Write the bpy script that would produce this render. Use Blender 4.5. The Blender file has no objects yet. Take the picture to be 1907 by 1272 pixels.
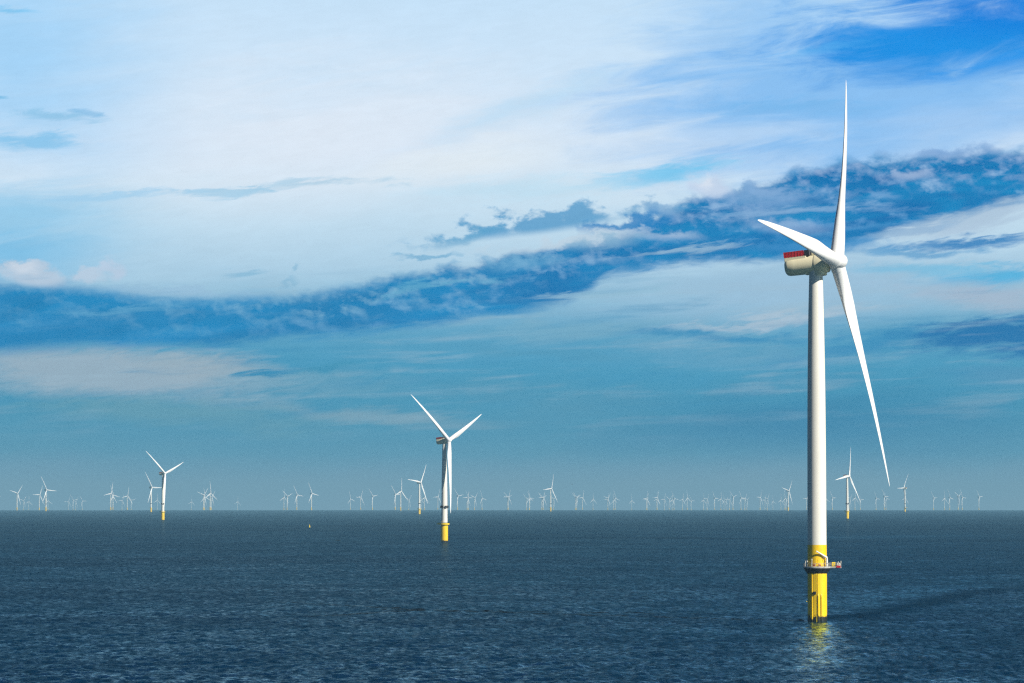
import bpy, bmesh, math, random
import numpy as np
from mathutils import Vector, Matrix

R_ = math.radians
SC = bpy.context.scene
COL = SC.collection

# ------------------------------------------------------------------ camera
F = 6200.0            # focal length in photo pixels (photo 1907 x 1272)
CX, CY = 953.5, 636.0
EYE = 928.4           # row of the true eye level
HC = 38.6             # camera height above the water
RE = 6.4e6            # radius of the sea's curve
PITCH = math.atan((EYE - CY) / F)
cam_d = bpy.data.cameras.new("camera")
cam = bpy.data.objects.new("camera", cam_d)
COL.objects.link(cam)
cam_d.sensor_width = 36.0
cam_d.lens = F / 1907.0 * 36.0
cam_d.clip_start = 1.0
cam_d.clip_end = 120000.0
cam.location = (0, 0, HC)
cam.rotation_euler = (R_(90) + PITCH, 0, 0)
SC.camera = cam

# ------------------------------------------------------------------ sun
SUN_AZ = 50.5         # degrees from straight behind the camera, towards the right
SUN_EL = 33.5
sun_dir = Vector((math.sin(R_(SUN_AZ)) * math.cos(R_(SUN_EL)), -math.cos(R_(SUN_AZ)) * math.cos(R_(SUN_EL)), math.sin(R_(SUN_EL))))
sd = bpy.data.lights.new("sun", 'SUN')
sd.energy = 4.6
sd.angle = R_(0.5)
sd.color = (1.0, 0.955, 0.87)
so = bpy.data.objects.new("sun", sd)
COL.objects.link(so)
so.rotation_euler = sun_dir.to_track_quat('Z', 'Y').to_euler()

SC.view_settings.view_transform = 'Standard'
SC.view_settings.look = 'None'
SC.view_settings.gamma = 1.0
EXPO = 0.5
SC.view_settings.exposure = EXPO
SC.view_settings.use_curve_mapping = False
SC.render.engine = 'CYCLES'
SC.cycles.use_denoising = False
SC.cycles.max_bounces = 5
SC.cycles.diffuse_bounces = 2
SC.cycles.glossy_bounces = 3
SC.cycles.volume_bounces = 0
SC.cycles.sample_clamp_indirect = 6.0
SC.cycles.pixel_filter_type = 'BLACKMAN_HARRIS'
SC.cycles.filter_width = 1.3


def lin(c):
    out = []
    for v in c:
        v = v / 255.0
        out.append(v / 12.92 if v <= 0.04045 else ((v + 0.055) / 1.055) ** 2.4)
    return out


# ------------------------------------------------------------------ node helper
class G:
    """a small builder for node trees"""
    def __init__(self, tree):
        self.t = tree

    def n(self, kind, **kw):
        nd = self.t.nodes.new(kind)
        for k, v in kw.items():
            setattr(nd, k, v)
        return nd

    def put(self, sock, v):
        if isinstance(v, bpy.types.NodeSocket):
            self.t.links.new(v, sock)
        else:
            sock.default_value = v

    def m(self, op, a, b=0.0, c=0.0, clamp=False):
        nd = self.n('ShaderNodeMath', operation=op, use_clamp=clamp)
        self.put(nd.inputs[0], a)
        self.put(nd.inputs[1], b)
        self.put(nd.inputs[2], c)
        return nd.outputs[0]

    def add(self, a, b): return self.m('ADD', a, b)
    def sub(self, a, b): return self.m('SUBTRACT', a, b)
    def mul(self, a, b): return self.m('MULTIPLY', a, b)
    def mad(self, a, b, c): return self.m('MULTIPLY_ADD', a, b, c)

    def sm(self, v, lo, hi, to0=0.0, to1=1.0):
        nd = self.n('ShaderNodeMapRange', interpolation_type='SMOOTHSTEP')
        self.put(nd.inputs['Value'], v)
        nd.inputs['From Min'].default_value = lo
        nd.inputs['From Max'].default_value = hi
        nd.inputs['To Min'].default_value = to0
        nd.inputs['To Max'].default_value = to1
        return nd.outputs[0]

    def xyz(self, x, y, z=0.0):
        nd = self.n('ShaderNodeCombineXYZ')
        self.put(nd.inputs[0], x)
        self.put(nd.inputs[1], y)
        self.put(nd.inputs[2], z)
        return nd.outputs[0]

    def mapping(self, v, loc=(0, 0, 0), rot=0.0, scale=(1, 1, 1), kind='POINT'):
        nd = self.n('ShaderNodeMapping', vector_type=kind)
        self.put(nd.inputs['Vector'], v)
        nd.inputs['Location'].default_value = loc
        nd.inputs['Rotation'].default_value = (0, 0, rot)
        nd.inputs['Scale'].default_value = scale
        return nd.outputs[0]

    def noise(self, v, scale=1.0, detail=5.0, rough=0.55, dist=0.0, dims='3D'):
        nd = self.n('ShaderNodeTexNoise', noise_dimensions=dims)
        self.put(nd.inputs['Vector'], v)
        nd.inputs['Scale'].default_value = scale
        nd.inputs['Detail'].default_value = detail
        nd.inputs['Roughness'].default_value = rough
        nd.inputs['Distortion'].default_value = dist
        return nd.outputs[0]

    def length(self, v):
        nd = self.n('ShaderNodeVectorMath', operation='LENGTH')
        self.put(nd.inputs[0], v)
        return nd.outputs['Value']

    def mix(self, f, a, b):
        nd = self.n('ShaderNodeMix', data_type='RGBA')
        self.put(nd.inputs[0], f)
        for s, v in ((nd.inputs[6], a), (nd.inputs[7], b)):
            if isinstance(v, bpy.types.NodeSocket):
                self.t.links.new(v, s)
            else:
                s.default_value = (v[0], v[1], v[2], 1.0)
        return nd.outputs[2]

    def ramp(self, f, stops, interp='LINEAR'):
        nd = self.n('ShaderNodeValToRGB')
        cr = nd.color_ramp
        cr.interpolation = interp
        while len(cr.elements) > 1:
            cr.elements.remove(cr.elements[-1])
        cr.elements[0].position = stops[0][0]
        cr.elements[0].color = (*stops[0][1], 1)
        for p, c in stops[1:]:
            e = cr.elements.new(p)
            e.color = (*c, 1)
        self.put(nd.inputs[0], f)
        return nd.outputs[0]

    def curve(self, f, pts):
        nd = self.n('ShaderNodeFloatCurve')
        self.put(nd.inputs['Value'], f)
        c = nd.mapping.curves[0]
        c.points[0].location = pts[0]
        c.points[1].location = pts[-1]
        for p in pts[1:-1]:
            c.points.new(*p)
        for p in c.points:
            p.handle_type = 'AUTO_CLAMPED'
        nd.mapping.update()
        return nd.outputs[0]


# ------------------------------------------------------------------ sky
def build_sky():
    w = bpy.data.worlds.new("World")
    SC.world = w
    w.use_nodes = True
    w.cycles.sampling_method = 'MANUAL'
    w.cycles.sample_map_resolution = 1024
    t = w.node_tree
    t.nodes.clear()
    g = G(t)
    out = g.n('ShaderNodeOutputWorld')
    bg = g.n('ShaderNodeBackground')
    STR = 0.05
    bg.inputs['Strength'].default_value = STR
    t.links.new(bg.outputs[0], out.inputs['Surface'])
    sky = g.n('ShaderNodeTexSky')
    sky.sky_type = 'NISHITA'
    sky.sun_disc = False
    sky.sun_elevation = R_(SUN_EL)
    sky.sun_rotation = math.atan2(sun_dir.x, sun_dir.y)
    sky.air_density = 1.0
    sky.dust_density = 0.3
    sky.ozone_density = 3.0
    tc = g.n('ShaderNodeTexCoord')
    sep = g.n('ShaderNodeSeparateXYZ')
    t.links.new(tc.outputs['Generated'], sep.inputs[0])
    x, y, z = sep.outputs
    az = g.m('ARCTAN2', x, y)
    el = g.m('ARCSINE', z)
    # bearing and height above the horizon, counted in hundredths of the lens' focal length x 62
    X = g.mad(az, F / 100.0, CX / 100.0)
    Y = g.mad(el, -F / 100.0, EYE / 100.0)
    P = g.xyz(X, Y)
    yt = g.mad(X, 0.13, Y)                                   # streaks climb slightly towards +X
    PT = g.xyz(X, yt)
    nB = g.noise(g.mapping(PT, (3, 7, 0), 0, (0.16, 0.5, 1)), 1.0, 3.0, 0.5)
    nS = g.noise(g.mapping(PT, (11, 2, 4), 0, (0.42, 2.1, 1)), 1.0, 7.0, 0.62, 0.6)
    nP = g.noise(g.mapping(P, (5, 1, 9), 0, (1.7, 2.7, 1)), 1.0, 9.0, 0.58, 0.15)
    nP2 = g.noise(g.mapping(P, (5 + 0.13, 1 - 0.30, 9), 0, (1.7, 2.7, 1)), 1.0, 9.0, 0.58, 0.15)
    nF = g.noise(g.mapping(PT, (1, 3, 2), 0, (1.6, 7.5, 1)), 1.0, 5.0, 0.6, 0.8)
    nL = g.noise(g.mapping(g.xyz(X, g.mad(X, 0.05, Y)), (4, 8, 6), 0, (0.30, 4.2, 1)), 1.0, 5.0, 0.55, 0.25)
    cL = g.sub(nL, 0.5)
    cB, cS, cP, cF = (g.sub(n, 0.5) for n in (nB, nS, nP, nF))
    wx = g.mad(cB, 2.6, g.mad(cS, 1.1, X))
    wy = g.mad(cB, 0.9, g.mad(cS, 0.55, g.mad(cF, 0.12, Y)))
    WS = g.xyz(wx, wy)                                       # streaky domain
    WP = g.xyz(g.mad(cP, 0.7, X), g.mad(cP, 0.55, Y))        # puffy domain
    yn = g.mul(Y, 1 / 12.72)

    ramp = g.ramp(g.mad(cS, 0.03, g.mad(cB, 0.06, yn)), [(p / 1272.0, lin(c)) for p, c in (
        (0, (200, 228, 251)), (120, (208, 231, 251)), (260, (218, 234, 250)), (340, (216, 234, 248)), (420, (198, 225, 243)),
        (500, (178, 212, 234)), (560, (146, 193, 220)), (620, (92, 164, 200)), (690, (66, 154, 192)), (760, (60, 148, 183)),
        (840, (76, 149, 180)), (905, (114, 156, 182)), (950, (138, 162, 184)))])
    col = ramp

    chain = {'n': 0, WS: WS, WP: WP}

    def ell(col, px, py, rx, ry, rot, rgb, op, soft=0.6, dom=None, brk=None, k=0.0):
        chain['n'] += 1
        if chain['n'] % 6 == 0:                              # keeps the node program in order, so that it fits the renderer's stack
            for d in (WS, WP):
                nd = g.n('ShaderNodeVectorMath', operation='MULTIPLY_ADD')
                t.links.new(col, nd.inputs[0])
                nd.inputs[1].default_value = (1e-7, 1e-7, 0)
                t.links.new(chain[d], nd.inputs[2])
                chain[d] = nd.outputs[0]
        v = g.mapping(chain[dom], (px / 100, py / 100, 0), R_(rot), (rx / 100, ry / 100, 1), 'TEXTURE')
        ln = g.length(v)
        if brk is not None:
            ln = g.mad(brk, -k, ln)
        a = g.sm(ln, 1.0, 1.0 - soft, 0.0, op)
        return g.mix(a, col, lin(rgb))

    # broad fields of veil and blue
    for e in (
        (40, 120, 420, 330, 0, (162, 212, 250), 0.9, 1.0, WS, cS, 0.8),
        (30, 420, 380, 120, 0, (146, 204, 238), 0.85, 1.0, WS, cS, 0.8),
        (620, 250, 520, 190, -8, (228, 238, 250), 0.8, 1.0, WS, cS, 0.8),
        (860, 300, 260, 60, -10, (232, 241, 247), 0.8, 1.0, WS, cS, 0.7),
        (1000, 190, 330, 45, -17, (188, 222, 247), 0.7, 1.0, WS, cF, 0.8),
        (1620, 170, 640, 250, -6, (140, 194, 245), 1.0, 0.7, WS, cS, 0.8),
        (1400, 30, 330, 90, -8, (150, 200, 246), 0.7, 1.0, WS, cS, 1.0),
        (1790, 70, 430, 115, -5, (0, 142, 230), 0.97, 0.75, WS, cS, 1.5),
        (1860, 30, 300, 70, 0, (0, 124, 222), 0.9, 1.0, WS, cS, 1.0),
        (1840, 128, 170, 28, -12, (30, 150, 238), 0.75, 0.9, WS, cF, 1.3),
        (1540, 95, 120, 16, -8, (90, 180, 245), 0.5, 0.9, WS, cF, 1.3),
        (1480, 203, 210, 22, -3, (118, 184, 238), 0.7, 0.9, WS, cF, 1.3),
        (1400, 246, 250, 34, -3, (200, 224, 249), 0.6, 1.0, WS, cL, 1.0),
        (1780, 232, 220, 46, -5, (172, 208, 246), 0.6, 1.0, WS, cL, 1.2),
        (1225, 322, 200, 36, -6, (112, 200, 242), 0.85, 0.9, WS, cF, 1.1),
        (980, 355, 280, 45, -5, (192, 226, 245), 0.7, 1.0, WS, cF, 1.0),
        (30, 480, 230, 60, 0, (110, 190, 234), 0.7, 1.0, WS, cS, 0.9),
    ):
        col = ell(col, *e)
    # thin grey-blue streaks high on the left
    for e in (
        (40, 262, 120, 22, 0, (128, 196, 238), 0.8, 0.8, WS, cF, 1.6),
        (110, 224, 110, 12, 3, (140, 196, 232), 0.75, 0.8, WS, cF, 1.8),
        (165, 219, 50, 7, 8, (130, 188, 230), 0.6, 0.8, WS, cF, 1.2),
        (10, 196, 34, 6, 3, (120, 190, 232), 0.8, 0.8, WS, cF, 1.0),
        (20, 32, 70, 9, 4, (126, 200, 244), 0.8, 0.8, WS, cF, 1.2),
        (590, 350, 210, 13, -3, (158, 202, 228), 0.6, 0.9, WS, cF, 1.9),
        (430, 360, 160, 10, -1, (160, 206, 234), 0.7, 0.8, WS, cF, 1.7),
        (200, 370, 190, 14, -4, (160, 208, 240), 0.7, 0.8, WS, cF, 1.6),
        (440, 506, 66, 9, -2, (128, 184, 216), 0.65, 0.8, WS, cF, 1.1),
        (549, 499, 14, 6, -18, (128, 182, 214), 0.55, 0.8, WP, cP, 0.8),
        (535, 528, 26, 9, -20, (128, 182, 214), 0.55, 0.8, WP, cP, 1.0),
    ):
        col = ell(col, *e)

    # pale sheet of cloud under the dark band, right half
    for e in (
        (1500, 545, 560, 95, -3, (160, 196, 222), 0.9, 0.9, WS, cS, 1.1),
        (1800, 400, 260, 45, -8, (178, 202, 224), 0.95, 0.7, WS, cF, 1.0),
        (1870, 525, 190, 34, 0, (66, 178, 226), 0.85, 0.9, WS, cF, 1.2),
        (1720, 505, 200, 20, 0, (118, 192, 228), 0.7, 0.9, WS, cF, 1.2),
        (1850, 560, 210, 34, 4, (172, 188, 208), 0.8, 0.9, WS, cF, 1.0),
        (1450, 603, 300, 11, -5, (176, 198, 216), 0.9, 0.9, WS, cF, 1.3),
        (1080, 618, 300, 24, -3, (122, 174, 200), 0.7, 0.9, WS, cF, 1.3),
        (1350, 628, 230, 12, 1, (44, 140, 190), 0.8, 0.9, WS, cF, 1.7),
        (1000, 655, 190, 12, 2, (78, 152, 186), 0.6, 0.9, WS, cF, 1.6),
        (1430, 660, 330, 32, 2, (104, 164, 196), 0.7, 0.9, WS, cF, 1.3),
        (1650, 640, 330, 34, -8, (40, 138, 188), 0.75, 0.9, WS, cF, 1.1),
        (1880, 626, 230, 46, -5, (4, 112, 174), 0.95, 0.7, WS, cF, 1.2),
        (1500, 790, 640, 110, 0, (34, 128, 172), 0.85, 1.0, WS, cS, 0.8),
        (1880, 700, 180, 34, 0, (84, 148, 186), 0.65, 0.9, WS, cF, 0.9),
        (1000, 745, 330, 60, 0, (80, 150, 182), 0.6, 1.0, WS, cS, 0.9),
    ):
        col = ell(col, *e)
    # warm grey lens under the band, left half
    for e in (
        (215, 700, 420, 72, 3, (158, 180, 196), 0.95, 0.7, WS, cF, 0.7),
        (400, 690, 250, 44, 8, (162, 180, 192), 0.7, 0.9, WS, cF, 0.7),
        (620, 764, 360, 20, 2, (142, 172, 188), 0.65, 1.0, WS, cL, 1.2),
        (620, 716, 240, 30, -2, (100, 160, 188), 0.7, 0.9, WS, cF, 1.2),
        (520, 709, 74, 9, -7, (30, 138, 184), 0.95, 0.8, WS, cF, 0.9),
        (640, 694, 100, 9, -7, (58, 148, 184), 0.8, 0.8, WS, cF, 1.0),
        (20, 753, 90, 16, 0, (66, 150, 186), 0.85, 0.9, WS, cF, 1.0),
        (330, 775, 330, 34, 2, (96, 156, 178), 0.85, 0.8, WS, cF, 0.9),
    ):
        col = ell(col, *e)

    # the long dark band of cloud, climbing from lower left to upper right
    u = g.m('MULTIPLY_ADD', X, 1 / 24.0, 2.5 / 24.0)
    top = g.mul(g.curve(u, [((p + 250) / 2400.0, q / 1000.0) for p, q in (
        (-250, 545), (0, 534), (130, 538), (260, 556), (400, 562), (520, 556), (640, 542), (720, 522), (800, 506), (900, 488), (960, 470),
        (1040, 458), (1120, 442), (1200, 416), (1260, 384), (1330, 366), (1420, 346), (1500, 322), (1600, 305), (1700, 300), (1800, 296),
        (1907, 290), (2150, 270))]), 10.0)
    bot = g.mul(g.curve(u, [((p + 250) / 2400.0, q / 1000.0) for p, q in (
        (-250, 672), (0, 648), (100, 640), (200, 633), (300, 634), (400, 640), (500, 624), (640, 612), (760, 600), (900, 580), (1000, 566),
        (1060, 552), (1100, 532), (1130, 506), (1200, 495), (1280, 482), (1400, 478), (1500, 470), (1600, 448), (1700, 412), (1800, 392),
        (1907, 366), (2150, 320))]), 10.0)
    dt0 = g.sub(Y, top)
    dt = g.mad(cP, 0.68, g.mad(cS, 0.2, g.add(dt0, 0.10)))
    db = g.mad(cF, 0.30, g.mad(cS, 0.25, g.add(g.sub(bot, Y), 0.16)))
    puff_gate = g.sm(X, 3.5, 7.5)
    soft_l = g.sm(g.mad(cP, 0.35, g.mad(cS, 0.5, g.add(dt0, 0.10))), -0.12, 0.30)
    gr = g.sm(X, 3.0, 8.0)
    mt = g.mad(gr, g.sub(g.sm(dt, -0.04, 0.20), soft_l), soft_l)
    mb = g.sm(db, -0.06, 0.22)
    band = g.mul(mt, mb)
    lit = g.mul(g.sub(nP, nP2), 4.6)                         # light from above on the heaps
    heap = g.m('ADD', lit, g.mad(cP, 0.5, 0.16), clamp=True)
    near_top = g.sm(dt0, 0.95, 0.1)
    deep = g.mix(g.sm(X, 4, 13), lin((0, 124, 182)), lin((0, 108, 176)))
    soft_blue = g.mix(g.sm(cS, -0.22, 0.26), deep, lin((14, 140, 200)))
    heapc = g.mix(g.sm(X, 6, 15), lin((128, 182, 214)), lin((142, 174, 216)))
    hf = g.mul(g.mul(heap, near_top), g.mad(puff_gate, 0.55, 0.40))
    bc = g.mix(hf, soft_blue, heapc)
    inner = g.mul(g.sm(cP, 0.03, 0.2), g.mul(puff_gate, 0.35))
    bc = g.mix(inner, bc, lin((104, 164, 214)))
    col = g.mix(g.mul(band, g.sm(g.mad(cS, 0.6, cP), 0.07, 0.32, 1.0, 0.60)), col, bc)
    # branches and gaps of the band
    for e in (
        (1010, 415, 250, 26, -7, (74, 154, 204), 0.85, 0.7, WP, cP, 2.6),
        (870, 440, 110, 18, -16, (90, 164, 208), 0.75, 0.8, WP, cP, 2.2),
        (1180, 420, 110, 20, -9, (20, 128, 196), 0.85, 0.7, WP, cP, 2.0),
        (1070, 449, 210, 15, -8, (196, 217, 233), 0.92, 0.8, WP, cP, 1.5),
        (795, 477, 75, 7, -4, (120, 178, 214), 0.8, 0.8, WP, cF, 1.4),
        (1790, 452, 190, 17, -3, (26, 126, 192), 0.9, 0.8, WS, cF, 1.4),
        (1690, 470, 190, 12, 0, (70, 152, 206), 0.7, 0.8, WS, cF, 1.5),
        (1530, 458, 260, 20, 0, (74, 150, 208), 0.6, 0.9, WP, cP, 1.6),
        (1440, 372, 130, 34, -4, (126, 170, 216), 0.8, 0.9, WP, cP, 2.0),
        (1250, 437, 90, 15, 3, (160, 188, 220), 0.85, 0.9, WP, cP, 1.6),
        (1240, 392, 60, 16, 6, (132, 176, 216), 0.7, 0.9, WP, cP, 1.8),
        (1130, 452, 110, 14, -8, (140, 184, 214), 0.7, 0.9, WP, cP, 2.0),
        (960, 490, 130, 22, -6, (108, 172, 212), 0.7, 0.9, WP, cP, 2.2),
        (1690, 328, 60, 14, 8, (158, 182, 220), 0.8, 0.9, WP, cP, 1.6),
        (1640, 366, 50, 12, 0, (120, 168, 216), 0.7, 0.9, WP, cP, 1.6),
        (1760, 290, 120, 14, 0, (120, 160, 212), 0.6, 0.9, WP, cP, 1.6),
        (1560, 420, 150, 14, 0, (104, 162, 214), 0.6, 0.9, WP, cP, 2.0),
        (1260, 462, 170, 9, -7, (150, 186, 214), 0.8, 0.9, WS, cF, 1.6),
        (1480, 398, 230, 11, -4, (138, 178, 218), 0.75, 0.9, WS, cF, 1.7),
        (1690, 420, 150, 13, -11, (150, 184, 216), 0.8, 0.9, WS, cF, 1.5),
        (820, 540, 190, 9, -8, (96, 172, 208), 0.7, 0.9, WS, cF, 1.6),
        (1120, 545, 200, 10, -6, (150, 192, 216), 0.8, 0.9, WS, cF, 1.4),
        (1460, 425, 120, 20, 6, (150, 180, 218), 0.6, 0.9, WP, cP, 1.6),
        (1690, 330, 60, 16, 6, (150, 178, 216), 0.7, 0.9, WP, cP, 1.4),
        (1380, 365, 100, 24, 0, (130, 172, 216), 0.65, 0.9, WP, cP, 1.5),
        (210, 577, 190, 9, -3, (92, 164, 206), 0.75, 0.9, WS, cF, 1.1),
        (330, 546, 190, 12, 2, (156, 194, 222), 0.75, 0.9, WP, cP, 1.5),
    ):
        col = ell(col, *e)
    # white heads of cumulus standing on the band
    for e in (
        (62, 514, 84, 28, 10, (186, 206, 226), 0.97, 0.5, WP, cP, 1.7),
        (50, 504, 40, 17, 0, (208, 220, 234), 0.9, 0.8, WP, cP, 1.2),
        (160, 515, 52, 16, 0, (190, 210, 230), 0.95, 0.6, WP, cP, 1.0),
        (216, 506, 24, 28, -25, (190, 210, 232), 0.9, 0.7, WP, cP, 0.9),
        (1325, 350, 48, 26, 6, (200, 217, 240), 0.95, 0.6, WP, cP, 1.0),
        (1313, 340, 20, 20, 0, (222, 232, 246), 0.9, 0.8, WP, cP, 0.6),
    ):
        col = ell(col, *e)
    # fine layered streaks low down
    lay = g.mul(g.sm(Y, 4.6, 5.8), g.sm(Y, 8.6, 7.0))
    st = g.add(cL, g.mul(cS, 0.5))
    keep = g.m('SUBTRACT', 1.0, g.mul(band, 0.85))
    lay = g.mul(lay, keep)
    col = g.mix(g.mul(g.sm(st, 0.0, 0.26, 0, 0.42), lay), col, lin((164, 192, 210)))
    col = g.mix(g.mul(g.sm(st, -0.02, -0.28, 0, 0.42), lay), col, lin((34, 136, 184)))
    # a little unevenness everywhere
    v = g.mad(cF, 0.10, g.mad(cP, 0.08, 1.0))
    mulc = g.n('ShaderNodeVectorMath', operation='SCALE')
    t.links.new(col, mulc.inputs[0])
    g.put(mulc.inputs['Scale'], g.mul(v, 2.0 ** -EXPO / STR))
    # the clouds end well outside the picture: clear unseen sky overhead and behind, dimmed to deepen shade
    fade = g.mul(g.sm(Y, -3.6, -1.2), g.mul(g.sm(X, -8.0, -3.0), g.sm(X, 28.0, 22.0)))
    tint = g.n('ShaderNodeVectorMath', operation='MULTIPLY')
    t.links.new(sky.outputs[0], tint.inputs[0])
    tint.inputs[1].default_value = (0.13, 0.24, 0.42)
    final = g.mix(fade, tint.outputs[0], mulc.outputs[0])
    t.links.new(final, bg.inputs['Color'])


build_sky()


# ------------------------------------------------------------------ placing by bearing
CP, SP = math.cos(PITCH), math.sin(PITCH)


def ray(px, py):
    a, b = px - CX, CY - py
    return Vector((a, F * CP - b * SP, F * SP + b * CP)).normalized()


def sea_z(d):
    return -d * d / (2 * RE)


def on_sea(px, py):
    r = ray(px, py)
    h = math.hypot(r.x, r.y)
    s = r.z / h
    # HC + s*d = -d^2/2RE
    disc = s * s - 2 * HC / RE
    d = RE * (-s - math.sqrt(max(disc, 0.0)))
    return Vector((r.x / h * d, r.y / h * d, sea_z(d)))


# ------------------------------------------------------------------ materials
def mat(name):
    m = bpy.data.materials.new(name)
    m.use_nodes = True
    m.node_tree.nodes.clear()
    g = G(m.node_tree)
    out = g.n('ShaderNodeOutputMaterial')
    b = g.n('ShaderNodeBsdfPrincipled')
    m.node_tree.links.new(b.outputs[0], out.inputs['Surface'])
    return m, g, b


def paint(name, rgb, rough=0.4, vary=0.06, scale=0.35, dirt=None):
    m, g, b = mat(name)
    tc = g.n('ShaderNodeTexCoord')
    n1 = g.noise(g.mapping(tc.outputs['Object'], scale=(1, 1, 0.35)), scale, 6, 0.6)
    c = g.mix(g.sm(n1, 0.3, 0.75), [v * (1 + vary) for v in rgb], [v * (1 - vary) for v in rgb])
    if dirt:
        n2 = g.noise(g.mapping(tc.outputs['Object'], scale=(2.2, 2.2, 0.10)), 1.0, 5, 0.6)
        c = g.mix(g.sm(n2, 0.58, 0.75, 0, dirt[1]), c, dirt[0])
    g.put(b.inputs['Base Color'], c)
    b.inputs['Roughness'].default_value = rough
    return m


M_WHITE = paint("white_paint", (0.80, 0.765, 0.66), 0.38, 0.03, 0.2, ((0.52, 0.50, 0.44), 0.25))
M_NAC = paint("cream_nacelle_paint", (0.83, 0.755, 0.50), 0.4, 0.04, 0.2, ((0.45, 0.40, 0.26), 0.3))
M_BLADE = paint("blade_gelcoat", (0.83, 0.82, 0.79), 0.33, 0.02, 0.1)
M_YEL2 = paint("yellow_paint_plain", (0.90, 0.63, 0.008), 0.42, 0.06, 0.5)
M_RED = paint("red_paint", (0.52, 0.012, 0.02), 0.4, 0.12, 1.5)
M_PINK = paint("faded_red_rail", (0.47, 0.02, 0.03), 0.45, 0.08, 1.5)
M_DARK = paint("dark_steel", (0.022, 0.024, 0.028), 0.5, 0.2, 1.0)
M_GREY = paint("galvanised_steel", (0.20, 0.205, 0.20), 0.5, 0.15, 1.2)
M_RAIL = paint("weathered_rail_paint", (0.42, 0.42, 0.40), 0.5, 0.2, 1.5)
M_BIRD = paint("bird_feathers", (0.10, 0.10, 0.11), 0.8, 0.3, 4.0)
M_ORANGE = paint("orange_plastic", (0.75, 0.16, 0.02), 0.5, 0.1, 3.0)


def foundation_paint(name, growth, rust):
    """yellow coat with black marine growth at the waterline and rust runs"""
    m, g, b = mat(name)
    tc = g.n('ShaderNodeTexCoord')
    o = tc.outputs['Object']
    sp = g.n('ShaderNodeSeparateXYZ')
    m.node_tree.links.new(o, sp.inputs[0])
    zz = sp.outputs[2]
    n1 = g.noise(g.mapping(o, scale=(1, 1, 0.4)), 0.6, 6, 0.6)
    c = g.mix(g.sm(n1, 0.3, 0.75), (0.93, 0.62, 0.004), (0.85, 0.51, 0.004))
    # rust runs below fittings
    n2 = g.noise(g.mapping(o, scale=(1.5, 1.5, 0.09)), 1.0, 6, 0.65)
    lowz = g.sm(zz, 17.0, 3.0)
    c = g.mix(g.mul(g.sm(n2, 0.56, 0.70, 0, rust), lowz), c, (0.36, 0.13, 0.012))
    n4 = g.noise(o, 1.3, 4, 0.6)
    c = g.mix(g.mul(g.sm(n4, 0.70, 0.74, 0, 0.9), g.sm(zz, 13.0, 7.0)), c, (0.09, 0.05, 0.015))
    # growth
    n3 = g.noise(g.mapping(o, scale=(1, 1, 0.55)), 0.75, 7, 0.7)
    lev = g.mad(g.sub(n3, 0.5), -growth * 4.2, zz)
    c = g.mix(g.sm(lev, growth * 1.15, growth * 0.75), c, (0.012, 0.014, 0.011))
    g.put(b.inputs['Base Color'], c)
    b.inputs['Roughness'].default_value = 0.45
    return m


M_YEL = foundation_paint("yellow_foundation_paint", 1.6, 0.75)
M_YELF = foundation_paint("yellow_foundation_paint_far", 1.5, 0.25)


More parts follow.
